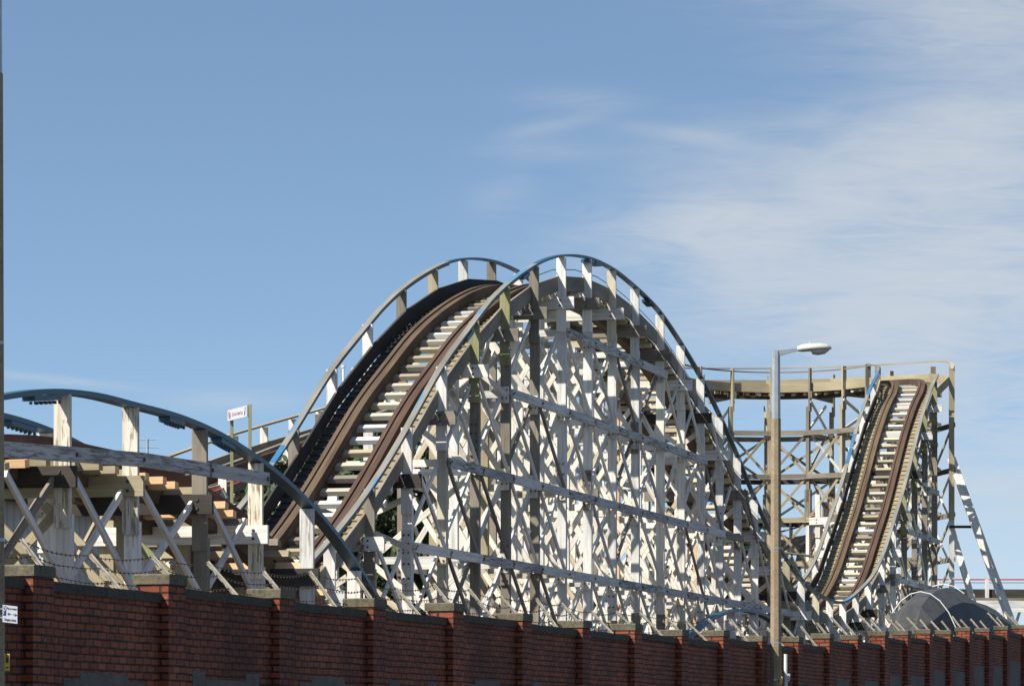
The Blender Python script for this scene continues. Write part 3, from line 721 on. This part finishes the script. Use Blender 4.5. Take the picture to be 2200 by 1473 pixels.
# leaning arms and barbed wire
arms = []; ws = 0.0156e-3
k = 0
inv0 = 1 / (3225 - 115)
while True:
    xb = 3225 - 1 / (inv0 + k * .0000156)
    if xb > 2215: break
    u, _ = uz(xb, 1300, VP + .25); j = max(i for i in range(len(P_)) if P_[i][0] <= u) if u > P_[0][0] else 0
    onp = u < P_[j][0] + PW + .03
    zb = (P_[j][1] if onp else topz(j)) - .01
    far = k > 20
    B = W(u, VP + .25, zb); Tp = W(u + random.uniform(-.05, .05), VP + .25 + .37 + random.uniform(-.04, .04), zb + (.42 if not onp else .36) + random.uniform(-.04, .05))
    arms.append((B, Tp)); d = (Tp - B).normalized(); nrm_ = d.cross(DU).normalized()
    mb = MB(); mb.beam(B, Tp, DU * .045, nrm_ * .012, 'angle'); mb.beam(B + DU * .02, Tp + DU * .02, DU * .010, nrm_ * .05, 'angle'); mb.build('wire_arm', wr)
    k += 1
B0, T0 = arms[0]; arms.insert(0, (B0 - DU * 1.8, T0 - DU * 1.8))
for fpos in (.97, .62, .25):
    mb = MB(); prev = None
    for i, (B, Tp) in enumerate(arms):
        P = B.lerp(Tp, fpos)
        if prev is not None:
            seg = 6; pp = []
            for q in range(seg + 1):
                t = q / seg; pp.append(prev.lerp(P, t) - UP * (.05 * 4 * t * (1 - t)) * random.uniform(.7, 1.1))
            mb.tube(pp, .0042, 'wire', 4)
            if i < 24:
                nb = 15
                for q in range(nb):
                    c = prev.lerp(P, (q + .5) / nb) - UP * (.05 * 4 * (q + .5) / nb * (1 - (q + .5) / nb))
                    mb.beam(c - UP * .014 - DU * .01, c + UP * .014 + DU * .01, DU * .008, DL * .008, 'wire'); mb.beam(c - UP * .013 + DU * .012, c + UP * .013 - DU * .012, DU * .008, DL * .008, 'wire')
        prev = P
    mb.build('barbed_wire', wr)

# ------------------------------------------------------------------ street lamps
def lamp(px, label, ang=0):
    u, _ = uz(px, 1400, VP - .18); base = W(u, VP - .18, 0)
    r = empty('street_lamp', tuple(base), label, 'street lamp', 'street lamps beside the wall'); n8 = 8
    def octo(z0, z1, ra, rb, mat, name):
        mb = MB(); path = [(base + UP * z0, X * ra, Yv * ra), (base + UP * (z0 + z1) / 2, X * (ra + rb) / 2, Yv * (ra + rb) / 2), (base + UP * z1, X * rb, Yv * rb)]
        mb.sweep(path, [(math.cos(math.pi / 8 + math.pi / 4 * q), math.sin(math.pi / 8 + math.pi / 4 * q)) for q in range(n8)], mat); return mb.build(name, r)
    octo(0, 7.68, .122, .098, 'poleconc', 'column'); octo(7.66, 8.97, .092, .082, 'galv', 'sleeve')
    top = base + UP * 8.98
    mb = MB(); mb.sweep([(top - UP * .065 - X * .06, UP * .13, Yv * .12), (top - UP * .05 + X * .07, UP * .10, Yv * .11), (top + X * .44 + UP * .02, UP * .045, Yv * .07)], [(-.5, -.5), (.5, -.5), (.5, .5), (-.5, .5)], 'galv'); mb.build('arm', r)
    for zz in (2.7, 3.4, 5.2):
        mb = MB(); rr_ = .124 - zz * .003; mb.sweep([(base + UP * zz, X * rr_, Yv * rr_), (base + UP * (zz + .03), X * rr_, Yv * rr_)], [(math.cos(math.pi / 8 + math.pi / 4 * q), math.sin(math.pi / 8 + math.pi / 4 * q)) for q in range(8)], 'galv'); mb.build('band', r)
    # lantern: lofted shell
    hd = top + X * .40 + UP * .03; Lh = .66; ax = (X * math.cos(.02) + UP * .02).normalized(); ring = 12; mb = MB(); path = []
    prof_ = [(0, .045, .04, -.01), (.02, .08, .065, -.012), (.15, .12, .095, -.01), (.40, .15, .098, .0), (.65, .155, .098, .005), (.85, .125, .078, .005), (.96, .075, .05, -.0), (1.0, .02, .015, -.01)]
    for t, wy, wz, dz in prof_:
        path.append((hd + ax * (t * Lh) + UP * dz, Yv * wy, UP * wz))
    mb.sweep(path, [(math.cos(2 * math.pi * q / ring), math.sin(2 * math.pi * q / ring) * (1 if math.sin(2 * math.pi * q / ring) > 0 else .55)) for q in range(ring)], 'lampshell')
    sh = mb.build('lantern', r, smooth_=True)
    mb = MB(); path = []
    for t, wy, wz in ((.40, .09, .02), (.46, .105, .08), (.60, .11, .095), (.80, .10, .075), (.92, .06, .02)):
        path.append((hd + ax * (t * Lh) - UP * .035, Yv * wy, UP * wz))
    mb.sweep(path, [(math.cos(math.pi + math.pi * q / 8), math.sin(math.pi + math.pi * q / 8)) for q in range(9)], 'lens'); mb.build('lens', sh, smooth_=True)
    mb = MB(); c = hd + ax * (.38 * Lh) + UP * .085; mb.tube([c, c + UP * .03], .022, 'lampshell', 8); mb.build('photocell', sh)
    return r, base
lampR, bR = lamp(1667, 'tall concrete street lamp with its whole lantern in view before the coaster')
lampL, bL = lamp(-16, 'concrete lamp column cut by the left frame edge, carrying the parking sign')
def text_mesh(name, txt, size, origin, ex, ez, mat, parent, thick=.001, font_scale=1):
    cu = bpy.data.curves.new(name, 'FONT'); cu.body = txt; cu.size = size; cu.align_x = 'CENTER'; cu.align_y = 'CENTER'; cu.extrude = thick
    ob = bpy.data.objects.new(name, cu); sc.collection.objects.link(ob)
    dg = bpy.context.evaluated_depsgraph_get(); me = bpy.data.meshes.new_from_object(ob.evaluated_get(dg)); sc.collection.objects.unlink(ob); bpy.data.objects.remove(ob)
    ex = Vector(ex).normalized(); ez = Vector(ez).normalized(); ny = ez.cross(ex).normalized(); po = Vector(parent['_o'])
    for v in me.vertices:
        v.co = Vector(origin) + ex * v.co.x * font_scale + ez * v.co.y - ny * v.co.z - po
    me.materials.clear(); me.materials.append(M[mat]); o = bpy.data.objects.new(name, me); sc.collection.objects.link(o); o.parent = parent
    o['_o'] = tuple(po); return o
# labels on columns
def column_label(r, base, px, y0, y1, w, name='column_label'):
    D = base.y - .15; a = at(px, y0, D); b = at(px, y1, D)
    mb = MB(); mb.beam(a, b, X * w, Yv * .008, 'yellow'); o = mb.build(name, r)
    H = (a - b).length; c = (a + b) / 2
    for k_, s_ in enumerate((.40, .14, -.30)):
        mb2 = MB(); q = c + UP * (H * s_) - Yv * .008; mb2.beam(q - X * w * .28, q + X * w * .28, UP * (.012 if k_ != 1 else .05), Yv * .004, 'ink'); mb2.build('marking', o)
column_label(lampL, bL, 15.5, 1403.5, 1440, .045)
column_label(lampR, bR, 1673, 1458, 1469, .06)
mb = MB(); mb.beam(at(1679.5, 1452, bR.y - .14), at(1679.5, 1468, bR.y - .14), X * .025, Yv * .01, 'yellow'); mb.build('column_label', lampR)
# parking sign on the left column
D = bL.y - .19; sa = at(4.5, 1299, D); sb = at(38, 1300.5, D - .02); c = (at(4.5, 1334, D) + at(38, 1339.5, D)) / 2
ctr = (sa + c * 1.0) / 2; ctr = at(21.5, 1318.5, D); ex = (at(38, 1303, D - .03) - at(4.5, 1299, D)).normalized(); wS = (38 - 4.5) / F * D; hS = 37 / F * D
sg = empty('parking_sign', tuple(ctr), 'small white parking sign with blue P and two arrows on the left lamp column', 'sign')
ez = UP; ny = Vector((ex.y, -ex.x, 0)).normalized()  # towards the camera
if ny.y > 0: ny = -ny
mb = MB(); mb.beam(ctr - ex * wS / 2, ctr + ex * wS / 2, UP * hS, ny * .004, 'signwhite'); mb.build('sign_plate', sg)
f_ = ny * .004
mb = MB(); cc = ctr - ex * (wS * .36) + UP * hS * .17 + f_; mb.beam(cc - ex * wS * .10, cc + ex * wS * .10, UP * hS * .55, ny * .002, 'signblue'); mb.build('blue_panel', sg)
text_mesh('letter_p', 'P', .10, cc + ny * .003, ex, UP, 'signwhite', sg, font_scale=.55)
text_mesh('lettering', 'Pay at meter', .030, ctr + ex * wS * .13 + UP * hS * .33 + f_, ex, UP, 'ink', sg, font_scale=.62)
text_mesh('lettering', 'Display ticket', .034, ctr + ex * wS * .02 - UP * hS * .33 + f_, ex, UP, 'ink', sg, font_scale=.62)
for sgn, xx in ((-1, -.02), (1, .32)):
    q = ctr + ex * wS * xx + f_; mb = MB(); mb.beam(q - ex * .016, q + ex * .016, UP * .006, ny * .002, 'ink')
    tip = q + ex * sgn * .020; b0 = q + ex * sgn * .004
    for e in (1, -1): mb.beam(tip, b0 + UP * e * .013, UP.cross(ny) * .006, ny * .002, 'ink')
    mb.build('arrow', sg)
mb = MB(); q = ctr - ny * .02 - ex * wS * .25
for z_ in (.25, -.25): mb.beam(q + UP * hS * z_ - ex * .06, q + UP * hS * z_ + ex * .05, UP * .012, ny * .03, 'galv')
mb.build('clamp', sg)
# small kerbside pole with ticket plate
D = bR.y + .6; r = empty('sign_pole', tuple(Vector(((1688 - CX) / F * D, D, 0))), 'short pale pipe pole with a tiny white plate beside the street lamp foot', 'pole')
mb = MB(); b_ = at(1688, 1404, D); mb.tube([(b_.x, b_.y, 0), b_], .035, 'pipe', 10); mb.build('pole', r)
mb = MB(); mb.beam(at(1694, 1446, D - .05), at(1694, 1462, D - .05), X * .055, Yv * .01, 'signwhite'); pl = mb.build('plate', r)
mb = MB(); mb.beam(at(1692.3, 1451, D - .058), at(1695.6, 1451, D - .058), UP * .012, Yv * .003, 'ink'); mb.build('marking', pl)

# ------------------------------------------------------------------ rider notice
D1 = 82.0; D2 = 80.7
s1 = at(498, 878, D1); s2 = at(537, 868, D2)
r = empty('rider_notice', (s1.x, s1.y, 0), 'long white notice board reading do not stand up, on two green timber posts', 'sign')
mb = MB(); mb.beam((s1.x, s1.y, 0), s1, X * .07, Yv * .07, 'green'); mb.build('post', r)
mb = MB(); mb.beam((s2.x, s2.y, 0), s2, X * .07, Yv * .07, 'green'); mb.build('post', r)
a = at(492, 893.5, D1 + .05) - Yv * .12; b = at(531.5, 882.5, D2 - .05); hz = .24; d = (b - a).normalized(); nn_ = UP.cross(d).normalized()
if nn_.y > 0: nn_ = -nn_
mb = MB(); mb.beam(a, b, UP * hz, nn_ * .03, 'signwhite'); mb.build('board', r)
mb = MB(); mb.beam(a - d * .03, a, UP * hz * .8, nn_ * .035, 'pine'); mb.build('end_strip', r)
dh = Vector((d.x, d.y, 0)).normalized()
m_ = a.lerp(b, .50) + nn_ * .018
text_mesh('lettering', 'Do not stand up', .135, m_, d, UP, 'inkred', r, font_scale=.86)
q = a.lerp(b, .09) + nn_ * .018; mb = MB(); 
mb.tube([q + (d * math.cos(t * math.pi / 6) + UP * math.sin(t * math.pi / 6)) * .075 for t in range(13)], .009, 'inkred', 4); mb.beam(q - UP * .05, q + UP * .04, d * .03, nn_ * .004, 'ink'); mb.build('pictogram', r)
q = a.lerp(b, .90) + nn_ * .018; mb = MB(); mb.beam(q - UP * .08 - d * .02, q + UP * .03 + d * .02, d * .05, nn_ * .004, 'ink'); mb.beam(q + UP * .05 + d * .03, q + UP * .09 + d * .03, d * .05, nn_ * .004, 'ink'); mb.build('pictogram', r)

# ------------------------------------------------------------------ tarpaulin cover
tb_ = MB(); rows = []
U0, U1 = 105.0, 129.0; VT = 16.2; segs = 9
for i in range(15):
    t = i / 14; u = U0 + (U1 - U0) * (t ** 1.15); 
    x_ = [0, .03, .08, .14, .22, .30, .40, .5, .6, .7, .78, .85, .91, .96, 1.0][i]; u = U0 + (U1 - U0) * x_
    zt = interp([(0, 4.6), (.03, 5.4), (.08, 5.75), (.14, 5.95), (.22, 6.1), (.30, 6.15), (.45, 6.0), (.6, 5.85), (.8, 5.68), (.95, 5.5), (1, 4.9)], x_); wd_ = interp([(0, .6), (.03, 1.1), (.08, 1.45), (.3, 1.65), (.6, 1.5), (1, 1.0)], x_)
    row = []
    for q in range(segs + 1):
        an = math.pi * q / segs; jz = random.uniform(-.03, .03) * (1 + 2.5 * x_)
        rr_ = 1 + random.uniform(-.02, .02); row.append(W(u + random.uniform(-.15, .15), VT + math.cos(an) * wd_ * rr_, .1 + (zt - .1) * math.sin(an) ** .62 + jz))
    rows.append(row)
for i in range(14):
    for q in range(segs):
        tb_.face([rows[i][q], rows[i][q + 1], rows[i + 1][q + 1]], 'tarp'); tb_.face([rows[i][q], rows[i + 1][q + 1], rows[i + 1][q]], 'tarp')
tb_.face(list(reversed(rows[0])), 'tarp'); tb_.face(rows[-1], 'tarp')
tr = empty('covered_ride', tuple(W(110, VT, 0)), 'humped dark grey tarpaulin cover over a ride at the foot of the far climb', 'tarpaulin')
tb_.build('tarpaulin', tr)
for xx, zt, wd_, uu, qa, qb in ((.08, 5.80, 1.49, 106.9, 5, 13), (.30, 6.2, 1.68, 111.4, 7, 11)):
    mb = MB(); mb.tube([W(uu, VT + math.cos(math.pi * q / 16) * wd_, .1 + (zt - .1) * math.sin(math.pi * q / 16) ** .62 + .03) for q in range(qa, qb)], .016, 'pipe', 6); mb.build('hoop', tr)
mb = MB()
for q in range(9):
    u = 100 + 3 * q; pp = [W(u, VT + math.cos(math.pi * (2 + k_) / 12) * 2.36, .1 + 5.6 * math.sin(math.pi * (2 + k_) / 12) ** .62) for k_ in range(2)]
for (xa, ya, xb, yb, hh) in ((1932, 1304, 1966, 1311, 4.5), (1908, 1312, 1921, 1308, 2)):
    D = 16.6 / CT * F / (3225 - xa) - 3.0; a = at(xa, ya, D); b = at(xb, yb, D); m_ = (a + b) / 2; d = (b - a)
    mb = MB(); top = [a + d * t / 6 + UP * (hh / F * D) * math.sin(math.pi * t / 6) for t in range(7)]; bot = [a + d * t / 6 - UP * (hh / F * D) * math.sin(math.pi * t / 6) for t in range(1, 6)]
    poly = top + bot[::-1]; back = [p + Yv * 2.6 for p in poly]
    mb.face(list(reversed(poly)), 'dark'); mb.face(back, 'dark')
    for q in range(len(poly)): mb.face([poly[q], poly[(q + 1) % len(poly)], back[(q + 1) % len(poly)], back[q]], 'dark')
# ------------------------------------------------------------------ sheds behind
def shed(u0, u1, Va, Vb, ze, zr_, wall, label, name='shed'):
    r = empty(name, tuple(W((u0 + u1) / 2, (Va + Vb) / 2, 0)), label, 'shed'); mb = MB()
    c = W((u0 + u1) / 2, (Va + Vb) / 2, ze / 2); mb.box(c, DU * (u1 - u0), DL * (Vb - Va), UP * ze, wall); mb.build('wall', r)
    Vm = (Va + Vb) / 2; mb = MB(); o = .3
    for sA, sB in ((Va - o, Vm), (Vm, Vb + o)):
        zA = ze - .08 if sA < Va else zr_; zB = zr_ if sB == Vm else ze - .08
        A, B, C, D_ = W(u0 - o, sA, zA), W(u1 + o, sA, zA), W(u1 + o, sB, zB), W(u0 - o, sB, zB)
        up = UP * .08
        mb.face([A + up, B + up, C + up, D_ + up], 'roof', [(u0, 0), (u1, 0), (u1, 4), (u0, 4)]); mb.face([D_, C, B, A], 'roof', [(u0, 0), (u1, 0), (u1, 4), (u0, 4)])
        for p, q in ((A, B), (B, C), (C, D_), (D_, A)): mb.face([p, q, q + up, p + up], 'roof')
    mb.build('roof', r)
    mb = MB()
    for ue in (u0 + .002, u1 - .002): mb.face([W(ue, Va, ze), W(ue, Vb, ze), W(ue, Vm, zr_)], wall, [(Va, 0), (Vb, 0), (Vm, 1)])
    mb.build('gable', r)
    mb = MB(); mb.beam(W(u0 - o, Va - o - .05, ze - .05), W(u1 + o, Va - o - .05, ze - .05), UP * .22, DL * .08, 'dark'); mb.build('gutter', r); return r
shed(54, 73, 25.5, 29.5, 5.9, 6.6, 'sheet', 'pale ribbed shed with dark eaves behind the low left track')
shed(100, 150, 36.5, 42, 7.6, 8.8, 'sheet', 'pale ribbed shed seen low down through the lattice of the big hill')
mb = MB(); mb.box(W(113, 25.0, 3.3), DU * 4.2, DL * .12, UP * 6.6, 'darksheet')
for q in range(6): mb.beam(W(110.9 + .84 * q, 24.9, 0), W(110.9 + .84 * q, 24.9, 6.7), DU * .09, DL * .08, 'dark')
bx = mb.build('board_screen', None, origin=W(113, 25, 0)); tag(bx, 'dark vertical board screen at the bottom of the valley, left of the far climb', 'screen')

# ------------------------------------------------------------------ trees
def tree(base, h, rad, leaf, label, nleaf=5200, cone=.5, ls=.16, low=.08):
    r = empty('tree', tuple(base), label, 'tree', 'trees behind the coaster'); base = Vector(base); mb = MB()
    tr_ = [base + Vector((random.uniform(-.1, .1), random.uniform(-.1, .1), h * .95 * i / 6)) for i in range(7)]; tr_[0] = base
    mb.tube(tr_, .16, 'stem', 8, .03)
    clumps = []
    for i in range(60):
        t = random.random() ** .8; zz = h * (low + (1 - low) * t); rr_ = rad * ((1 - t) ** cone) * (.45 + .6 * random.random()); an = random.uniform(0, 6.283)
        c = base + Vector((math.cos(an) * rr_, math.sin(an) * rr_, zz)); clumps.append((c, random.uniform(.35, .7) * rad * .55))
        if i < 26: mb.tube([base + UP * (zz * .82), c], .035, 'stem', 5, .01)
    mb.build('trunk', r); mb = MB()
    for i in range(nleaf):
        c, cr = random.choice(clumps); d = Vector((random.gauss(0, 1), random.gauss(0, 1), random.gauss(0, .8))).normalized() * cr * random.random() ** .45; p = c + d
        a = Vector((random.gauss(0, 1), random.gauss(0, 1), random.gauss(0, 1) - .6)).normalized(); b = a.cross(Vector((random.gauss(0, 1), random.gauss(0, 1), random.gauss(0, 1)))).normalized()
        s_ = ls * random.uniform(.5, 1.2)
        mb.face([p - a * s_, p + b * s_ * .35, p + a * s_, p - b * s_ * .35], leaf)
    mb.build('crown', r); return r
def gp(x, V): u, _ = uz(x, 1400, V); return W(u, V, 0)
tree(gp(880, 27.2), 9.2, 2.7, 'leaf', 'dark conifer behind the left foot of the big hill, right of the lower rails', 14000, .35, ls=.24)
tree(gp(765, 27.5), 9.0, 2.4, 'leaf', 'dark conifer seen between the two running rails low on the hill', 13000, .35, ls=.24)
tree(gp(645, 27.5), 8.0, 2.0, 'leaf', 'bushy dark tree behind the lower end of the left running rail', 9000, .35, ls=.2)
tree(gp(548, 30.0), 7.6, 1.2, 'leaf2', 'yellow green bush behind the low left track near the notice posts', 3000, .4)
tree(gp(505, 33.0), 6.6, 1.3, 'leaf2', 'small pale green bush left of the notice posts, behind the low track', 2600, .4)

# ------------------------------------------------------------------ thin masts on the skyline
def mast(px, y, D, label, kind=0):
    p = at(px, y, D); r = empty('mast', (p.x, p.y, 0), label, 'mast'); mb = MB(); mb.tube([(p.x, p.y, 0), p], .04, 'galv' if not kind else 'pipe', 6); mb.build('pole', r)
    if kind == 0:
        mb = MB()
        for k_, w in ((.02, .25), (.25, .35), (.5, .28), (.75, .2)):
            mb.tube([p - UP * k_ - X * w, p - UP * k_ + X * w], .012, 'galv', 4)
        mb.build('aerial', r)
    else:
        mb = MB(); mb.tube([p, p + UP * .07], .07, 'pipe', 8); mb.build('finial', r)
mast(317, 943, 110, 'thin rooftop aerial with short crossbars on the skyline above the left ledger')
mast(738, 789, 120, 'thin white flagless pole just left of the big hill', 1)

# ------------------------------------------------------------------ ground
mb = MB(); S = 3500; mb.face([(-S, -S, -.02), (S, -S, -.02), (S, S, -.02), (-S, S, -.02)], 'gravel'); tag(mb.build('ground'), 'open gravel ground', kind='structure')
mb = MB(); mb.box((W(60, 5.4, -.008)), DU * 260, DL * 12, UP * .016, 'asphalt'); tag(mb.build('road'), 'asphalt street', kind='structure')
mb = MB(); mb.box((W(60, 12.44, .055)), DU * 260, DL * 1.95, UP * .11, 'paving'); tag(mb.build('pavement'), 'paved footway below the wall', kind='structure')
for o in bpy.data.objects:
    if '_o' in o: del o['_o']
